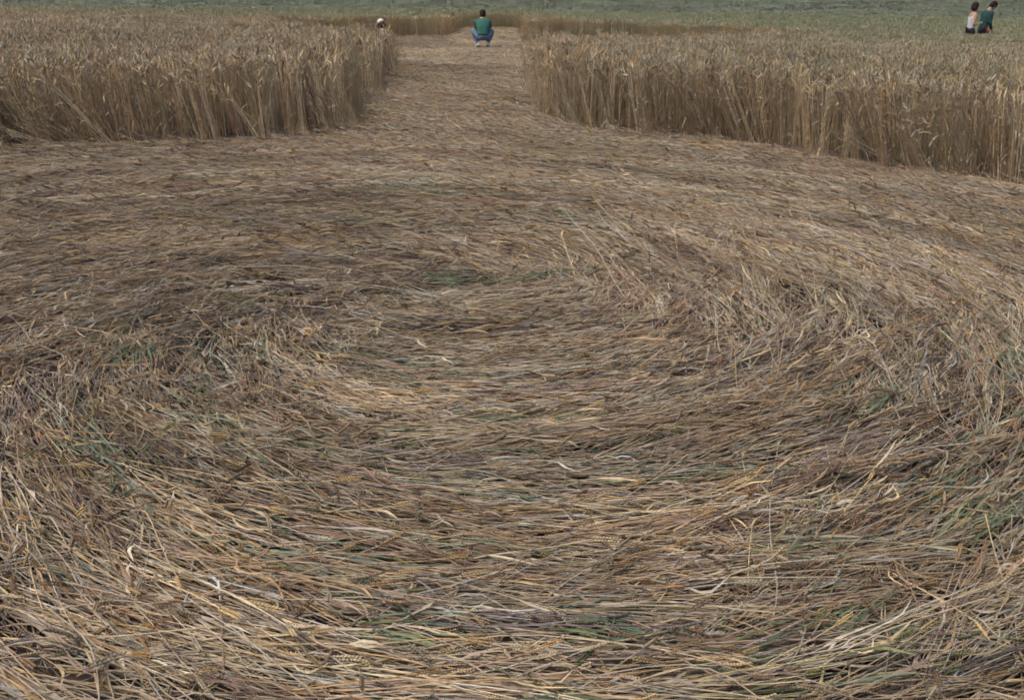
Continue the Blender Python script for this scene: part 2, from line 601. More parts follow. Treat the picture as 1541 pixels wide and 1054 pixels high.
def mat_height(x, y):
    r, th = flow_coords(x, y)
    s = th * np.maximum(r, .8)
    h = .042 * (noise(r / .38 + 9, s / 1.6, 3) - .35) + .030 * (noise(r / .13, s / 1.0, 4) - .4) + .03 * (noise(x / .9, y / .9, 5) - .5)
    h += .06 * blob(x, y, chaos_xy) * (noise(x / .22, y / .22, 6) - .2)
    return np.clip(h, -.01, .2) * np.interp(r, [0, 2.2, 4.2], [1, .8, .3]) + .010


def flow_heading(x, y):
    r, th = flow_coords(x, y)
    t = th + math.pi / 2 - .10
    w = np.clip(r / 1.25, 0, 1); w = w * w * (3 - 2 * w)
    # the middle of the swirl lies combed one way
    h = np.arctan2(np.sin(t) * w + .12 * (1 - w), np.cos(t) * w + (1 - w))
    h += (noise(x / 1.4, y / 1.4, 11) - .5) * .28 + (noise(x / .4, y / .4, 12) - .5) * .24
    return h


def lay_near(name, count, col, label, jit, stray, single):
    x = rng.uniform(-9, 9, count); y = rng.uniform(.8, 15.5, count)
    vis = (np.abs(x) < .58 * y + 1.7)
    x, y = x[vis], y[vis]
    ok = in_poly(x, y, NEAR) & (dist_poly(x, y, NEAR) > .02) & (y < 13.6)
    x, y = x[ok], y[ok]
    ch = blob(x, y, chaos_xy)
    r_, th_ = flow_coords(x, y)
    s_ = th_ * np.maximum(r_, .8)
    dens = .44 + .72 * noise(r_ / .11, s_ / .55, 21) * (.4 + 1.2 * noise(x / .5, y / .5, 22))
    dens *= 1 - .96 * np.clip(blob(x, y, bare_xy, .9) * 1.8, 0, 1)
    dens *= 1 - .4 * blob(x, y, green_xy)
    if not single:
        dens *= 1 - .25 * ch
    dens = np.maximum(dens, .62 * (r_ < 1.3))
    keep = rng.random(len(x)) < dens
    x, y, ch, r_, s_ = x[keep], y[keep], ch[keep], r_[keep], s_[keep]
    n = len(x)
    head = flow_heading(x, y) + rng.normal(0, jit, n) + np.where(rng.random(n) < stray, rng.normal(0, .7, n), 0) + ch * rng.normal(0, .55, n) * np.interp(np.abs(x), [1.0, 1.8], [1.0, .65])
    head += np.where(rng.random(n) < .05, math.pi, 0)
    pitch = rng.normal(.008, .025, n) + ch * np.abs(rng.normal(0, .2, n)) * np.interp(np.abs(x), [1.0, 1.8], [1.0, .45]) + np.where(rng.random(n) < (.04 if single else .01) * np.interp(r_, [2, 5], [1, .15]), rng.uniform(.05, .35, n), 0)
    sc = rng.uniform(.85, 1.12, n) * (1 - .3 * ch * rng.random(n))
    mid = .35 * sc if single else 0.0
    px_, py_ = x - np.cos(head) * mid, y - np.sin(head) * mid
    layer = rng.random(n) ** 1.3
    z = ground_z(x, y) + mat_height(x, y) + layer * np.interp(r_, [2, 5], [.03, .016]) + (.010 if single else 0) - (np.sin(pitch) * .30 * sc * (1 - ch) if single else 0)
    dirt = noise(x / .8, y / .8, 31)
    band = noise(r_ / .22 + 40, s_ / 2.2, 33)
    tint = straw_tint(n, [3.4, 2.8, 2.9, 2.4, 1.7, .2])
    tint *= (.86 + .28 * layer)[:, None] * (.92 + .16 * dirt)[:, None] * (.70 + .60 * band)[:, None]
    tint = tint * (1 + .04 * ch)[:, None]
    tint = mix_green(tint, (rng.random(n) < .4 * blob(x, y, green_xy, 1.2)) * .75 + (rng.random(n) < .012) * .5)
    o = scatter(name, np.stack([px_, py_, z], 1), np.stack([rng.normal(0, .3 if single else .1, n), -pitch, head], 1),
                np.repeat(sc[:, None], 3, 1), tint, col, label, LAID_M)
    print(name, n)
    return o


lay_near('flattened_wheat', 26500, P_LOCK, 'thick mat of flattened straw swirled into a circle', .065, .05, False)
lay_near('scattered_straw', 23000, P_LAID, 'thin top layer of scattered straws over the swirled mat', .12, .16, True)

# corridor and far circle
n = 52000
x = rng.uniform(-11, 11, n); y = rng.uniform(10.5, 53, n)
m = (in_poly(x, y, NEAR) & (y > 11.5)) | in_poly(x, y, FAR) | in_poly(x, y, MID) | in_poly(x, y, BACK) | in_poly(x, y, HOLE)
x, y = x[m], y[m]
infar = (y > 24)
n = len(x)
thf = np.arctan2(y - FC[1], x - FC[0])
head = np.where(infar, thf + math.pi / 2, math.radians(165)) + (noise(x / 1.2, y / 1.2, 41) - .5) * 1.1 + rng.normal(0, .22, n)
mh = .05 * noise(x / .9, y / .6, 43) + .03 * noise(x / .3, y / .25, 44) - .01
mh *= np.interp(y, [14, 26], [1, .35])
tint = straw_tint(n, [3.6, 2.6, 1.6, 2.4, .5, .1]) * (.72 + .5 * noise(x / 1.1, y / .9, 42))[:, None]
tint *= np.where(infar, 1.32, 1.05)[:, None]
scatter('flattened_path_wheat', np.stack([x, y, ground_z(x, y) + mh], 1), np.stack([rng.normal(0, .1, n), rng.normal(-.03, .05, n), head], 1),
        np.repeat(rng.uniform(.85, 1.15, (n, 1)), 3, 1), tint, P_TUFT, 'trodden straw path and far flattened circle', LAID_M)
print('laid far', n)

# ------------------------------------------------------------------ standing wheat


def wheat_height(x, y):
    return (1.0 + .10 * (noise(x / 2.5, y / 2.5, 51) - .5) + .17 * (noise(x / .5, y / .5, 52) - .5)) * np.interp(y, [10, 14, 30, 60], [1.06, 1.05, .95, .86]) * (1 + np.interp(x, [-2, 3], [.0, .05]) * np.clip((24 - y) / 8, 0, 1))


def green_field_amount(x, y):
    a = np.clip((y - 24 + .35 * x) / 20, 0, 1) * (.3 + .7 * noise(x / 6, y / 4, 55)) + np.clip((x - 1) / 14, 0, .18) + np.clip((y - fb - 1) / 8, 0, .4)
    near_wall = np.exp(-np.minimum.reduce([dist_poly(x, y, p) for p in (FAR, BACK)]) / .9)
    return np.clip(a, 0, .8) * (1 - .9 * near_wall)


# rim stalks, one by one
n = 110000
x = rng.uniform(-14, 14, n); y = rng.uniform(6, 30, n)
ok = np.abs(x) < .58 * y + 2
x, y = x[ok], y[ok]
fm = flat_mask(x, y); x, y = x[~fm], y[~fm]
ds = np.minimum.reduce([dist_poly(x, y, p) for p in (NEAR, FAR, MID)])
ok = (ds < 1.1) & (rng.random(len(x)) < np.interp(ds, [0, .3, 1.1], [1, .85, .7]) * np.clip(-.42 + 1.95 * noise(x / .17, y / .17, 60), 0, 1))
x, y, ds = x[ok], y[ok], ds[ok]
n = len(x)
H = wheat_height(x, y) * rng.normal(1, .085, n).clip(.72, 1.2)
edge = np.clip(1 - ds / .7, 0, 1)
lean_n = np.clip(noise(x / .38, y / .38, 61) - .40, 0, 1) * 1.3
# wheat pushed over where the circle runs out of the crop on the west side
west = np.clip((-3.6 - x) / 1.3, 0, 1) * np.clip((14 - y) / 2, 0, 1)
lean = .03 + edge * lean_n * 1.15 + west * edge * .75 + np.abs(rng.normal(0, .045, n)) + np.where(rng.random(n) < .06 * edge, rng.uniform(.3, 1.45, n), 0)
lean *= np.where((x > 0) & (x < 1.2) & (y > 13.5), .3, 1)
lean = np.clip(lean, 0, 1.45)
ldir = math.pi + rng.normal(0, .45, n) + np.where((rng.random(n) < .25) & (lean < .16), math.pi, 0) + np.where(lean > .7, rng.uniform(0, 1.4, n), 0)
tint = straw_tint(n, [3.4, 3.2, 1.6, 2.2, .5, .05]) * (.66 + .6 * noise(x / .3, y / .3, 62))[:, None] * np.exp(rng.normal(.02, .30, (n, 1)))
scatter('standing_wheat_edge', np.stack([x, y, ground_z(x, y) - .01], 1), np.stack([np.zeros(n), lean, ldir], 1),
        np.stack([np.ones(n), np.ones(n), H], 1), tint, P_STAND, 'ripe standing wheat forming the walls round the flattened circle', STAND_M)
print('rim', n)

# interior of the field
pts = []
for (ya, yb, step) in ((7, 30, .2), (30, 48, .25), (48, 75, .34)):
    gx, gy = np.meshgrid(np.arange(-48, 48, step), np.arange(ya, yb, step))
    gx = gx.ravel() + rng.uniform(-.5, .5, gx.size) * step
    gy = gy.ravel() + rng.uniform(-.5, .5, gy.size) * step
    ok = (np.abs(gx) < .56 * gy + 3.5) & (gy < wheat_end(gx) + rng.normal(-1, 2.5, len(gx)))
    pts.append(np.stack([gx[ok], gy[ok]], 1))
pts = np.concatenate(pts)
x, y = pts[:, 0], pts[:, 1]
fm = flat_mask(x, y); x, y = x[~fm], y[~fm]
ds = np.minimum.reduce([dist_poly(x, y, p) for p in FLATS])
ok = np.where(y < 26, ds > .75, ds > .1)
x, y, ds = x[ok], y[ok], ds[ok]
n = len(x)
H = wheat_height(x, y)
tint = straw_tint(n, [3.0, 2.6, 1.6, 2.4, .2, .15]) * (.74 + .22 * noise(x / .8, y / .8, 63) + .22 * noise(x / 3.5, y / 2.5, 64))[:, None]
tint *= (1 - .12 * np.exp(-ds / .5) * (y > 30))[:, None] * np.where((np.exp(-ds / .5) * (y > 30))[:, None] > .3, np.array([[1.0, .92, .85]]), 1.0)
tint = mix_green(tint, green_field_amount(x, y) * rng.uniform(.5, 1.2, n) + np.where(rng.random(n) < .06, .4, 0))
w = np.interp(y, [0, 30, 60], [1, 1.15, 1.6])
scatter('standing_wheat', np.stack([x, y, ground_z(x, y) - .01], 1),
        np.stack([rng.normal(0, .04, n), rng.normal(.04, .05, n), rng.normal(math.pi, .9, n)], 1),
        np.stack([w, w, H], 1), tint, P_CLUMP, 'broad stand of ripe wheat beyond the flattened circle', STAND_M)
print('interior', n)

# green crop on the rise beyond
n = 60000
x = rng.uniform(-75, 75, n); y = rng.uniform(34, 110, n) 
ok = (np.abs(x) < .56 * y + 3) & (y > wheat_end(x) - 3 + rng.normal(0, 3, n))
x, y = x[ok], y[ok]; n = len(x)
g = np.array([.31, .355, .265]); t = np.array([.355, .36, .27])
k = np.clip(noise(x / 5, y / 9, 71) * .7 + rng.normal(0, .18, n), 0, 1)[:, None]
tint = (g * (1 - k) + t * k) * rng.normal(1, .05, (n, 1))
s = rng.uniform(1.0, 1.7, n)
scatter('far_green_crop', np.stack([x, y, ground_z(x, y)], 1), np.stack([np.zeros(n), np.zeros(n), rng.uniform(0, 6.28, n)], 1),
        np.stack([s * 2, s * 2, s * .14], 1), tint, P_GRASS, 'green crop on the far rising ground', [M_GREEN])

# ------------------------------------------------------------------ things
def thing(name, label, cat, loc=(0, 0, 0), rz=0.0, group=None):
    o = link(bpy.data.objects.new(name, None))
    o.empty_display_size = .2
    o.location = loc; o.rotation_euler = (0, 0, rz)
    o['label'] = label; o['category'] = cat
    if group:
        o['group'] = group
    return o


def part(name, me, parent, label=None):
    o = link(bpy.data.objects.new(name, me))
    o.parent = parent
    if label:
        o['label'] = label
    return o


# ---- loose straws that can be picked out one by one
def long_straw(r, L, bow):
    n = 9
    t = np.linspace(0, 1, n)
    p = np.stack([t * L, bow * L * np.sin(t * math.pi) + r.normal(0, .012) * np.sin(t * 7), .012 * np.sin(t * math.pi)], 1)
    st, er, lf = MB(), MB(), MB()
    st.tube(p, np.linspace(.0030, .0020, n), 5)
    for k in (.36, .7):                                     # the knots of the straw
        i = int(k * (n - 1)); c = p[i]; d = unit(p[i + 1] - p[i])
        st.tube(np.stack([c - d * .006, c, c + d * .006]), np.array([.0026, .0039, .0026]), 5)
    d = unit(p[-1] - p[-2] + np.array([0, r.normal(0, .2), 0]))
    add_ear(er, p[-1], d, r.uniform(.07, .09), 0, True, r.normal(0, .2), r)
    i = 4; q = np.linspace(0, 1, 6); ln = r.uniform(.09, .17); s = r.choice([-1, 1])
    dd = unit([1, s * r.uniform(.2, .7), r.uniform(0, .25)])
    side = unit(np.cross(dd, [0, .3, 1]))
    path = p[i] + dd * (q * ln)[:, None] + np.array([0, 0, -.06]) * (q ** 2)[:, None] + side * (.02 * np.sin(q * 4))[:, None]
    lf.ribbon(path, np.array([.002, .004, .0042, .0035, .0025, .0004]), side)
    return st.mesh('straw_stem', [M_STEM]), er.mesh('straw_ear', [M_EAR]), lf.mesh('straw_leaf', [M_LEAF])


STRAW_KITS = [long_straw(np.random.default_rng(300 + k), .66, [.0, .03, -.04, .07, -.08, .02, .12, -.02][k]) for k in range(8)]


def pale_tint():
    c = PAL[rng.choice([0, 0, 3, 1, 1, 2])] * rng.uniform(.8, 1.05)
    return [float(v) for v in c] + [1.0]


HUES = ((PAL[0], 'pale'), (PAL[3], 'greyish'), (PAL[1], 'golden'), (PAL[2], 'brown'))


def straw_label(kind, where, tnt, has_ear, has_leaf, L, p):
    hue = min(HUES, key=lambda h: float(np.abs(unit(h[0]) - unit(tnt[:3])).sum() + .6 * abs(h[0][0] - tnt[0])))[1]
    size = 'long' if L > .6 else 'short' if L < .42 else 'medium'
    if kind == 'loose':
        for lst, txt in ((bare_xy, 'beside bare dark soil'), (green_xy, 'beside green grass')):
            if any(math.hypot(p.x - q[0], p.y - q[1]) < q[2] + .22 for q in lst):
                where = where + ' ' + txt
                break
    bits = 'with ear and leaf' if has_ear and has_leaf else 'with an ear' if has_ear else 'with a dry leaf' if has_leaf else 'without ear'
    return '%s %s straw %s %s' % (size, hue, bits, where)


def put_straw(p0, p1, name, kind, where, group, ear=None, leaf=None):
    """a straw from its cut end p0 to the base of its ear p1"""
    p0, p1 = Vector(p0), Vector(p1)
    d = p1 - p0
    L = d.length
    kit = STRAW_KITS[rng.integers(len(STRAW_KITS))]
    tnt = pale_tint()
    ear = ear if ear is not None else rng.random() < .75
    leaf = leaf if leaf is not None else rng.random() < .5
    o = thing(name, straw_label(kind, where, tnt, ear, leaf, L, (p0 + p1) / 2), 'straw', p0, 0, group)
    o.rotation_euler = (Matrix.Rotation(math.atan2(d.y, d.x), 4, 'Z') @ Matrix.Rotation(-math.asin(max(-1, min(1, d.z / L))), 4, 'Y') @ Matrix.Rotation(rng.uniform(-.5, .5), 4, 'X')).to_euler()
    k = L / .66
    q = part('stem', kit[0], o); q.scale = (k, 1, 1); q['tint'] = tnt
    if ear:
        q = part('ear', kit[1], o); q.location = ((k - 1) * .66, 0, 0); q['tint'] = tnt
    if leaf:
        q = part('leaf', kit[2], o); q.location = ((k - 1) * .33, 0, 0); q['tint'] = tnt
    return o


def on_mat(px, py, lift):
    gx, gy = pix(px, py, .05)
    z = float(ground_z(gx, gy)) + float(mat_height(np.array([gx]), np.array([gy]))[0])
    return Vector((gx, gy, z + lift))


def upright(px0, py0, px1, py1, away=0.0):
    """base on the ground at the lower pixel; the tip rises over the same spot"""
    gx, gy = pix(px0, py0, .02)
    a = math.radians(PITCH)
    u, v = (px1 - PW / 2) / FPX, (py1 - PH / 2) / FPX
    d = np.array([u, math.cos(a) - v * math.sin(a), -math.sin(a) - v * math.cos(a)])
    t = (gy + away) / d[1]
    return Vector((gx, gy, float(ground_z(gx, gy)))), Vector((d[0] * t, gy + away, CAM_H + d[2] * t))


LOOSE = ('loose_straw', 'loose', 'lying on the swirled mat', 'loose straws crossing the swirled mat')
lines = [(7, 706, 186, 624), (23, 573, 83, 535), (66, 593, 106, 639), (5, 600, 100, 573), (507, 722, 537, 669), (570, 742, 746, 662), (792, 596, 879, 553),
         (660, 566, 775, 540), (537, 942, 641, 868), (527, 950, 701, 928), (570, 1019, 527, 952), (701, 844, 779, 777), (614, 831, 745, 858), (883, 1032, 799, 989),
         (872, 864, 923, 824), (1125, 915, 1048, 831), (1437, 898, 1313, 824), (1165, 1029, 1212, 948), (1437, 979, 1209, 918), (1528, 982, 1454, 932),
         (1407, 962, 1330, 878), (1256, 1022, 1457, 975), (1340, 543, 1483, 543), (26, 421, 171, 391), (5, 452, 132, 444), (1127, 915, 1190, 908), (1060, 845, 1127, 920),
         (150, 690, 300, 678), (300, 830, 420, 760), (420, 640, 320, 660), (180, 960, 20, 900), (60, 905, 10, 925), (75, 845, 160, 905), (640, 500, 560, 520), (1100, 500, 1230, 470),
         (1290, 505, 1400, 520), (930, 700, 1080, 690), (350, 905, 500, 990), (980, 960, 1130, 1005), (250, 1010, 330, 1030)]
for (x0, y0, x1, y1) in lines:
    a, b = on_mat(x0, y0, .02), on_mat(x1, y1, .045)
    if (b - a).length > .95:
        b = a + (b - a).normalized() * .9
    put_straw(a, b, *LOOSE)
for (x0, y0, x1, y1) in ((547, 735, 537, 659), (842, 749, 836, 676), (1383, 915, 1377, 861), (1347, 676, 1350, 613), (26, 384, 16, 340), (218, 317, 210, 288), (1100, 540, 1097, 505),
                         (505, 700, 504, 655), (1440, 600, 1467, 548), (1395, 918, 1405, 850)):
    a, b = upright(x0, y0, x1, y1, .12)
    put_straw(a, b, 'upright_straw', 'up', 'sticking up out of the swirled mat', 'straws sticking up from the swirled mat', leaf=False)
cnt = 0
while cnt < 170:
    px = rng.uniform(-20, 1560); py = 1070 - 640 * rng.random() ** 1.5
    a = on_mat(px, py, .012)
    h = float(flow_heading(np.array([a.x]), np.array([a.y]))[0]) + rng.normal(0, .55)
    L = rng.uniform(.3, .62)
    b = a + Vector((math.cos(h) * L, math.sin(h) * L, 0))
    if not in_poly(np.array([b.x]), np.array([b.y]), NEAR)[0] or b.y < 1.4:
        continue
    b.z = float(ground_z(b.x, b.y)) + float(mat_height(np.array([b.x]), np.array([b.y]))[0]) + rng.uniform(.015, .06)
    a.z += .012
    put_straw(a, b, *LOOSE)
    cnt += 1
for (x0, y0, x1, y1) in ((1425, 248, 1502, 212), (1535, 262, 1500, 218), (1505, 262, 1440, 170), (1330, 246, 1240, 190), (1345, 250, 1275, 195), (1182, 224, 1150, 180),
                         (1312, 240, 1262, 150), (1475, 258, 1420, 165), (1100, 212, 1062, 120), (1110, 213, 1080, 118), (875, 196, 850, 130), (500, 205, 470, 125), (510, 204, 478, 128),
                         (525, 204, 490, 135), (60, 210, 20, 130), (85, 212, 30, 128), (110, 212, 45, 125), (40, 214, 8, 170), (300, 212, 270, 120), (180, 212, 150, 110), (985, 206, 960, 120),
                         (1060, 210, 960, 200), (1160, 222, 1010, 200), (830, 180, 800, 166), (330, 210, 240, 203), (440, 206, 320, 205), (90, 214, 160, 190), (1400, 256, 1350, 165)):
    a, b = upright(x0, y0, x1, y1, rng.uniform(-.1, .1))
    put_straw(a, b, 'leaning_straw', 'lean', 'leaning out of the standing wheat wall', 'straws leaning out of the wheat wall')


# ---- green tufts growing through the mat
def weed(r, rad, gx, gy):
    mb = MB()
    for k in range(int(22 + 190 * rad)):
        mb.shade = stalk_shade(r, .35)
        bx, by = gx + r.normal(0, rad * .6), gy + r.normal(0, rad * .4)
        h = float(flow_heading(np.array([bx]), np.array([by]))[0]) + r.normal(0, .35)
        ln = r.uniform(.1, .26); q = np.linspace(0, 1, 5)
        z0 = float(mat_height(np.array([bx]), np.array([by]))[0])
        dd = np.array([math.cos(h), math.sin(h), r.uniform(.0, .3)])
        path = np.array([bx - gx, by - gy, z0 + r.uniform(.0, .045)]) + dd * (q * ln)[:, None] + np.array([0, 0, -1.0]) * (q ** 2 * ln * r.uniform(.05, .3))[:, None]
        mb.ribbon(path, np.array([.002, .0035, .0035, .0025, .0004]), unit([-math.sin(h), math.cos(h), r.normal(0, .5)]))
    return mb.mesh('grass_blades', [M_GREEN])


for i, (gx, gy, rad) in enumerate(green_xy):
    o = link(bpy.data.objects.new('grass_tuft', weed(np.random.default_rng(500 + i), rad, gx, gy)))
    o.location = (gx, gy, float(ground_z(gx, gy)))
    o['label'] = '%s %s grass tuft %s' % ('small' if rad < .13 else 'large' if rad > .19 else 'medium', 'dark green' if i % 3 else 'yellowish green',
                                          'in the flattened straw near the standing wheat' if gy > 8 else 'in the tangled straw round the swirl centre' if blob(np.array([gx]), np.array([gy]), chaos_xy)[0] > .35 else 'between combed straws of the swirl')
    o['category'] = 'grass'
    o['group'] = 'green tufts in the flattened circle'
    o['tint'] = [.10, .150, .092, 1.0] if i % 3 else [.15, .185, .10, 1.0]


# ------------------------------------------------------------------ people
def cloth_mat(name, c1, c2, scale=30, rough=.85, bump=.25):
    return noise_mat(name, [(.35, c1), (.65, c2)], scale, rough, 4, bump)


M_SKIN = cloth_mat('skin', (.46, .27, .20), (.52, .32, .24), 14, .55, .05)
M_HAIR = cloth_mat('dark_hair', (.010, .007, .008), (.022, .014, .014), 70, .6, .6)
M_HAIR2 = cloth_mat('brown_hair', (.022, .013, .011), (.045, .026, .020), 70, .6, .6)
M_GREENSHIRT = cloth_mat('green_cotton', (.036, .140, .112), (.048, .168, .135), 9)
M_JEANS = cloth_mat('blue_denim', (.075, .12, .20), (.15, .21, .31), 14)
M_SHOE = cloth_mat('pale_canvas', (.52, .57, .55), (.64, .68, .65), 20)
M_SOLE = cloth_mat('dark_rubber', (.03, .028, .027), (.05, .045, .04), 20)
M_WHITE = cloth_mat('white_cotton', (.54, .60, .63), (.60, .65, .68), 9, .85, .1)
M_HAT = cloth_mat('white_hat_cloth', (.55, .53, .54), (.68, .66, .66), 25)
M_DARK = cloth_mat('dark_cloth', (.022, .026, .032), (.042, .046, .052), 12)
M_TEAL = cloth_mat('dark_teal_cloth', (.022, .062, .064), (.036, .090, .090), 8)
M_RED = cloth_mat('red_cloth', (.30, .045, .055), (.40, .075, .08), 10)
M_GREY = cloth_mat('grey_beige_cotton', (.30, .27, .24), (.40, .36, .32), 10)
M_PAPER = cloth_mat('paper', (.70, .70, .72), (.80, .80, .80), 6, .9, 0)
M_EYE = cloth_mat('eye', (.02, .016, .014), (.03, .022, .02), 6, .2, 0)
M_BELT = cloth_mat('dark_leather', (.018, .015, .018), (.03, .026, .028), 20, .5)


class Lump:
    """overlapping tapered limbs and rounded masses, fused into one continuous skin"""
    def __init__(self):
        self.mb = MB()

    def limb(self, pts, sides=14, cap_k=1.0):
        """pts: (x, y, z, r) or (x, y, z, r_side, r_depth)"""
        P = np.array([q[:3] for q in pts], float)
        R = np.array([(q[3], q[4] if len(q) > 4 else q[3]) for q in pts], float)
        # resample smoothly
        t = np.arange(len(P)); tt = np.linspace(0, len(P) - 1, (len(P) - 1) * 4 + 1)
        P2 = np.stack([np.interp(tt, t, P[:, k]) for k in range(3)], 1)
        R2 = np.stack([np.interp(tt, t, R[:, k]) for k in range(2)], 1)
        d0, d1 = unit(P2[0] - P2[1]), unit(P2[-1] - P2[-2])
        cap = [(math.sin(a), math.cos(a)) for a in (math.radians(80), math.radians(55), math.radians(28))]
        pre = [(P2[0] + d0 * R2[0].mean() * s * cap_k, R2[0] * c) for s, c in cap]
        post = [(P2[-1] + d1 * R2[-1].mean() * s * cap_k, R2[-1] * c) for s, c in cap][::-1]
        P3 = np.concatenate([[p for p, _ in pre], P2, [p for p, _ in post]])
        R3 = np.concatenate([[r for _, r in pre], R2, [r for _, r in post]])
        n = len(P3)
        tan = np.gradient(P3, axis=0); tan /= np.linalg.norm(tan, axis=1)[:, None] + 1e-12
        side = np.zeros((n, 3)); up = np.zeros((n, 3))
        ref = np.array([1.0, 0, 0]) if abs(tan[n // 2][0]) < .8 else np.array([0, 0, 1.0])
        for i in range(n):
            u_ = unit(np.cross(tan[i], ref)); s_ = np.cross(u_, tan[i])
            side[i], up[i] = unit(s_), u_
        a = np.arange(sides) / sides * 2 * math.pi
        v = P3[:, None] + R3[:, 0][:, None, None] * np.cos(a)[None, :, None] * side[:, None] + R3[:, 1][:, None, None] * np.sin(a)[None, :, None] * up[:, None]
        f = [(i * sides + k, i * sides + (k + 1) % sides, (i + 1) * sides + (k + 1) % sides, (i + 1) * sides + k) for i in range(n - 1) for k in range(sides)]
        f.append(tuple(range(sides))[::-1]); f.append(tuple((n - 1) * sides + k for k in range(sides)))
        self.mb.add(v.reshape(-1, 3), f)

    def ball(self, c, r, rot=None, seg=16):
        c = np.asarray(c, float); r = np.broadcast_to(np.asarray(r, float), (3,))
        v, f = [], []
        for j in range(seg // 2 + 1):
            ph = math.pi * (j + .02) / (seg // 2 + .04)
            for i in range(seg):
                th = 2 * math.pi * i / seg
                v.append([math.sin(ph) * math.cos(th), math.sin(ph) * math.sin(th), math.cos(ph)])
        v = np.array(v) * r
        if rot is not None:
            v = v @ np.array(rot).T
        for j in range(seg // 2):
            for i in range(seg):
                f.append((j * seg + i, (j + 1) * seg + i, (j + 1) * seg + (i + 1) % seg, j * seg + (i + 1) % seg))
        f.append(tuple(range(seg))[::-1]); f.append(tuple((seg // 2) * seg + k for k in range(seg)))
        self.mb.add(v + c, f)

    def mesh(self, name, mat, voxel=.009, smooth=3):
        me = bpy.data.meshes.new(name)
        me.from_pydata(np.concatenate(self.mb.v).tolist(), [], self.mb.f)
        o = bpy.data.objects.new('tmp', me); link(o)
        md = o.modifiers.new('r', 'REMESH'); md.mode = 'VOXEL'; md.voxel_size = voxel; md.use_smooth_shade = True
        if smooth:
            sm = o.modifiers.new('s', 'SMOOTH'); sm.factor = .5; sm.iterations = smooth
        dg = bpy.context.evaluated_depsgraph_get()
        out = bpy.data.meshes.new_from_object(o.evaluated_get(dg))
        bpy.data.objects.remove(o); bpy.data.meshes.remove(me)
        out.name = name
        out.materials.clear(); out.materials.append(mat)
        return out


def Rx(a):
    c, s = math.cos(a), math.sin(a)
    return np.array([[1, 0, 0], [0, c, -s], [0, s, c]])


def head_geo(body, hair, c, nod=0.0, long_hair=0.0):
    """skull, jaw, nose, ears and hair about centre c; facing +Y, nod > 0 looks down"""
    R = Rx(-nod); c = np.asarray(c, float)
    def at(x, y, z): return c + R @ np.array([x, y, z])
    body.ball(at(0, 0, .012), (.074, .093, .098), R)
    body.ball(at(0, .028, -.055), (.056, .062, .062), R)
    body.ball(at(0, .055, -.088), (.028, .026, .02), R)                         # chin
    body.limb([(*at(0, .088, .010), .008), (*at(0, .106, -.026), .014)])        # nose
    body.limb([(*at(-.022, .083, -.056), .008), (*at(0, .089, -.056), .009), (*at(.022, .083, -.056), .008)])   # lips
    body.limb([(*at(-.04, .08, .028), .009), (*at(0, .088, .03), .009), (*at(.04, .08, .028), .009)])           # brow
    for s in (-1, 1):
        body.ball(at(s * .077, -.005, -.008), (.012, .02, .031), R, 10)         # ear
    g_ = 1.12 if long_hair else 1.05
    hair.ball(at(0, -.016, .034), (.090 * g_, .104 * g_, .098 * g_), R)
    hair.ball(at(0, -.050, -.022), (.084 * g_, .070 * g_, .088 + long_hair * .8), R)
    for s in (-1, 1):
        hair.ball(at(s * .05, .02, .07), (.045, .055, .045), R, 12)
        if long_hair:
            hair.ball(at(s * .072, -.018, -.03 - long_hair * .6), (.04, .066, .075), R, 12)
    return [at(s * .031, .080, .005) for s in (-1, 1)]


def hand_geo(body, wrist, fwd, palm_n, side, curl=.5):
    """palm and five bent fingers; fwd along the hand, palm_n out of the palm, side towards the thumb"""
    w = np.asarray(wrist, float); f, pn, sd = unit(fwd), unit(palm_n), unit(side)
    k = w + f * .085
    body.limb([(*w, .024, .018), (*(w + f * .045), .036, .016), (*k, .039, .014)], 10)
    for i, (o, ln) in enumerate(((.030, .068), (.010, .078), (-.010, .072), (-.029, .056))):
        b = k + sd * o
        d1 = unit(f + pn * curl); d2 = unit(f + pn * curl * 2.6)
        m = b + d1 * ln * .5
        body.limb([(*b, .0095), (*m, .0088), (*(m + d2 * ln * .5), .0075)], 8)
    b = w + f * .03 + sd * .03
    body.limb([(*b, .012), (*(b + unit(sd + f * .8) * .035), .0105), (*(b + unit(sd + f * .8) * .035 + unit(f + pn * .5) * .028), .009)], 8)


def add_eyes(eyes, o):
    for e in eyes:
        l = Lump(); l.ball(e, .009, None, 10)
        part('eye', l.mesh('eye', M_EYE, .003, 0), o)


def shoe_parts(o, ankle, toe, mat):
    a, t = np.array(ankle, float), np.array(toe, float)
    d = unit(t - a)
    l = Lump()
    l.limb([(*(a - d * .045 + [0, 0, -.02]), .036, .036), (*(a + d * .05 + [0, 0, -.022]), .042, .036), (*(t - d * .04), .044, .028), (*t, .034, .022)])
    l.limb([(*(a + [0, 0, .02]), .045), (*(a + [0, 0, -.02]), .042)])
    sh = part('shoe', l.mesh('shoe', mat, .008), o)
    l = Lump()
    l.limb([(*(a - d * .05 + [0, 0, -.055]), .036, .012), (*(a + d * .06 + [0, 0, -.055]), .040, .012), (*(t + [0, 0, -.022]), .036, .012)])
    part('sole', l.mesh('sole', M_SOLE, .008), sh)


def place(px, py):
    gx, gy = pix(px, py)
    return gx, gy, float(ground_z(gx, gy))


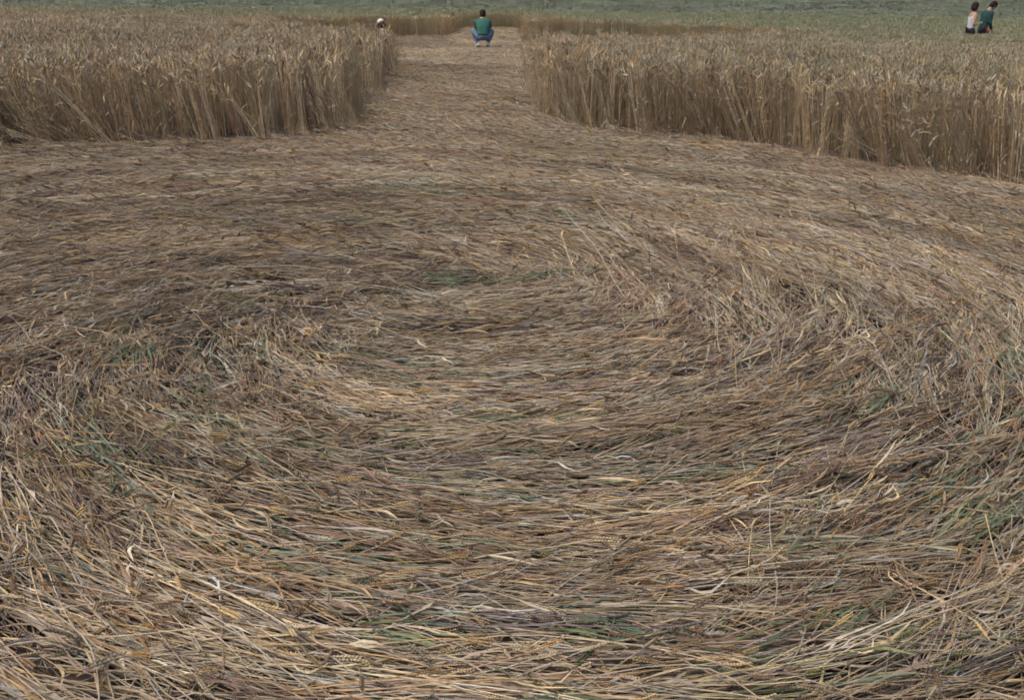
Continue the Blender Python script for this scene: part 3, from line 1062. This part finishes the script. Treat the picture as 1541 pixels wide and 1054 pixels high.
def crouching_person(loc, rz, label, shirt_mat, trouser_mat, hair_mat, scale=1.0, hat=None, sit=False, nod=.35):
    o = thing('person', label, 'person', loc, rz)
    o.scale = (scale,) * 3
    body, shirt, trou, hair = Lump(), Lump(), Lump(), Lump()
    # torso, hunched forward over the knees; a seated figure sits lower with the feet further forward
    spine = [(0, -.05, .36), (0, -.055, .42), (0, -.01, .56), (0, .05, .70), (0, .085, .765)]
    body.limb([(*spine[0], .13, .095), (*spine[1], .135, .10), (*spine[2], .15, .105), (*spine[3], .16, .095), (*spine[4], .10, .07)])
    body.limb([(0, .085, .76, .058), (0, .125, .86, .052)])
    eyes = head_geo(body, hair, (0, .155, .905), nod)
    shirt.limb([(0, -.062, .355, .170, .126), (0, -.058, .42, .158, .115), (0, -.01, .56, .198, .130), (0, .045, .68, .205, .122), (0, .075, .745, .155, .092), (0, .09, .785, .078, .070)], 14, .12)
    for s in (-1, 1):
        sh, el, wr = (s * .180, .075, .695), (s * .215, .245, .48), (s * .10, .42, .49)
        body.limb([(*sh, .052), (*el, .040), (s * .19, .31, .495, .038), (*wr, .027)])
        shirt.limb([(s * .14, .06, .715, .075, .07), (*sh, .066), (s * .19, .14, .61, .060), (s * .197, .17, .57, .060)])
        hand_geo(body, wr, (-s * .75, .35, -.2), (0, -.4, -.6), (0, .1, 1), .5)
        hip, kn, an = (s * .105, -.03, .29), (s * .275, .32, .43), (s * .125, .03, .095)
        if sit:
            kn, an = (s * .16, .42, .60), (s * .14, .50, .265)
        m1 = (np.array(kn) * .5 + np.array(an) * .5) + ([s * .01, .025, .01] if not sit else [0, -.02, 0])
        m2 = np.array(kn) * .2 + np.array(an) * .8
        m0 = (np.array(hip) + np.array(kn)) / 2
        tx = (s * .175, .20, .045) if not sit else (s * .15, .68, .225)
        body.limb([(*hip, .095), (*kn, .058), (*m1, .056), (*an, .04)])
        body.limb([(*an, .04), (*tx, .028)])
        shoe_parts(o, (an[0], an[1] - .01, an[2] - .01), tx, M_SHOE)
        trou.limb([(*hip, .115, .105), (m0[0], m0[1], m0[2] + .015, .098), (*kn, .075), (*m1, .072), (*m2, .062)])
    trou.limb([(-.07, -.06, .285, .10, .10), (.07, -.06, .285, .10, .10)])
    trou.limb([(0, -.055, .30, .165, .12), (0, -.06, .36, .165, .118)], 14, .4)
    part('body', body.mesh('body', M_SKIN, .0085), o)
    part('shirt', shirt.mesh('shirt', shirt_mat, .010), o)
    part('trousers', trou.mesh('trousers', trouser_mat, .010), o)
    bl = Lump(); bl.limb([(0, -.06, .345, .172, .128), (0, -.06, .375, .172, .128)], 14, .05)
    part('belt', bl.mesh('belt', M_BELT, .009, 1), o)
    part('hair', hair.mesh('hair', hair_mat, .009), o)
    add_eyes(eyes, o)
    if hat is not None:
        R = Rx(-nod); c = np.array([0, .155, .905])
        h = Lump()
        h.ball(c + R @ np.array([0, -.01, .062]), (.094, .108, .095), R)
        h.ball(c + R @ np.array([0, -.005, .040]), (.165, .178, .016), R, 24)
        part('hat', h.mesh('hat', hat, .009), o)
    return o


# the one crouching with the back to the camera, beyond the corridor
gx, gy, gz = place(727, 74)
crouching_person((gx, gy, gz + .065), math.radians(3), 'person in green shirt and blue jeans crouching on the flattened wheat', M_GREENSHIRT, M_JEANS, M_HAIR, 1.0)
# the one whose pale hat shows over the standing wheat
d_hat = gy - 4.0
hxp = (582 - PW / 2) / FPX * (d_hat * math.cos(math.radians(PITCH)) + .55)
crouching_person((hxp, d_hat, float(ground_z(hxp, d_hat)) - .16), math.radians(50), 'person in a white hat half hidden behind the standing wheat', M_GREY, M_DARK, M_HAIR2, 1.0, M_HAT, True, nod=.5)


def standing_person(loc, rz, label, kind):
    o = thing('person', label, 'person', loc, rz)
    body, top, trou, hair = Lump(), Lump(), Lump(), Lump()
    o.scale = (.9, .9, 1.0)
    st = .16                                                    # half a stride
    man = kind == 'jacket'
    bend = .09 if man else .03
    def sp(z): return bend * max(0, (z - .92) / .5) ** 1.3 * (1.3 if man else 1)
    w = 1.08 if man else 1.0
    body.limb([(0, 0, .88, .150, .105), (0, sp(1.03), 1.03, .125 * w, .092), (0, sp(1.22), 1.22, .150 * w, .105), (0, sp(1.34), 1.34, .150 * w, .090), (0, sp(1.39), 1.39, .08, .065)])
    body.limb([(0, sp(1.38), 1.38, .055), (0, sp(1.46) + (.05 if man else .01), 1.47, .05)])
    hc = (0, sp(1.5) + (.12 if man else .03), 1.535 if man else 1.56)
    eyes = head_geo(body, hair, hc, .75 if man else .2, 0.0 if man else .035)
    for s in (-1, 1):
        hip, kn, an = (s * .09, 0, .87), (s * .09, s * st * .6 + .04, .47), (s * .085, s * st, .085)
        body.limb([(*hip, .090), (s * .092, s * st * .3 + .02, .68, .078), (*kn, .054), (s * .09, s * st * .85, .30, .054), (*an, .038)])
        trou.limb([(s * .085, 0, .90, .102, .112), (s * .092, s * st * .3 + .02, .68, .090), (*kn, .072), (s * .09, s * st * .85, .30, .066), (s * .087, s * st, .11, .058)])
        shoe_parts(o, (s * .085, s * st - .01, .085), (s * .095, s * st + .17, .045), M_SOLE if man else M_SHOE)
        sh = (s * .185 * w, sp(1.34), 1.335)
        if s > 0:
            if man:
                el, wr = (.22, sp(1.3) - .02, 1.08), (.19, .16, .90)
            else:
                el, wr = (.225, -.05, 1.08), (.175, .17, 1.11)
        else:
            el, wr = (-.235, sp(1.2) + .02, 1.08), (-.18, .16 if man else .14, .93)
        body.limb([(*sh, .048 * w), (*((np.array(sh) + el) / 2), .042), (*el, .036), (*((np.array(el) + wr) / 2), .034), (*wr, .025)])
        hand_geo(body, wr, np.array(wr) - el, (-s, 0, -.2), (0, .3, 1), .45)
        if man:
            top.limb([(s * .13, sp(1.34), 1.345, .075), (*sh, .072), (*((np.array(sh) + el) / 2), .066), (*el, .058), (*((np.array(el) + wr) / 2), .052), (*(np.array(wr) * .9 + np.array(el) * .1), .044)])
    if man:
        top.limb([(0, 0, .86, .160, .125), (0, sp(1.03), 1.03, .148, .118), (0, sp(1.22), 1.22, .170, .125), (0, sp(1.33), 1.335, .165, .105), (0, sp(1.39), 1.395, .080, .07)], 14, .15)
        top_name, mat = 'jacket', M_TEAL
    else:
        top.limb([(0, 0, .93, .150, .112), (0, 0, 1.04, .135, .103), (0, sp(1.2), 1.2, .155, .112), (0, sp(1.27), 1.27, .145, .10)], 14, .15)
        for s in (-1, 1):                                       # straps of the sleeveless top
            top.limb([(s * .095, sp(1.26) - .07, 1.25, .04, .03), (s * .09, sp(1.38), 1.382, .032, .03), (s * .09, sp(1.26) + .075, 1.26, .036, .03)])
        top_name, mat = 'sleeveless_top', M_WHITE
    trou.limb([(0, 0, .86, .155, .118), (0, 0, .95, .148, .110)])
    part('body', body.mesh('body', M_SKIN, .0085), o)
    part(top_name, top.mesh(top_name, mat, .010), o)
    part('trousers', trou.mesh('trousers', M_DARK, .010), o)
    part('hair', hair.mesh('hair', M_HAIR if man else M_HAIR2, .009), o)
    add_eyes(eyes, o)
    l = Lump()
    if man:
        l.limb([(.15, .02, .90, .05, .045), (.165, .05, .83, .06, .05), (.16, .06, .79, .05, .045)])
        part('waist_bag', l.mesh('waist_bag', M_RED, .010), o, 'red bag hanging at the hip')
    else:
        l.limb([(-.12, -.07, .97, .05, .05), (0, -.105, .93, .07, .05), (.12, -.06, .90, .06, .05), (.155, 0, .80, .05, .04)])
        part('tied_jumper', l.mesh('tied_jumper', M_BELT, .010), o, 'dark jumper tied round the waist')
    return o


a = math.radians(PITCH)
d_pair = 31.0
def on_depth(px, d):
    return (px - PW / 2) / FPX * (d * math.cos(a) + .5)
x1, x2 = on_depth(1457, d_pair), on_depth(1477, d_pair + .3)
standing_person((x1, d_pair, float(ground_z(x1, d_pair)) - .08), math.radians(-86), 'person with brown hair in a white sleeveless top walking through the wheat', 'vest')
standing_person((x2, d_pair + .35, float(ground_z(x2, d_pair + .35)) - .02), math.radians(-78), 'person in dark teal jacket looking down, red bag at hip, in the wheat', 'jacket')
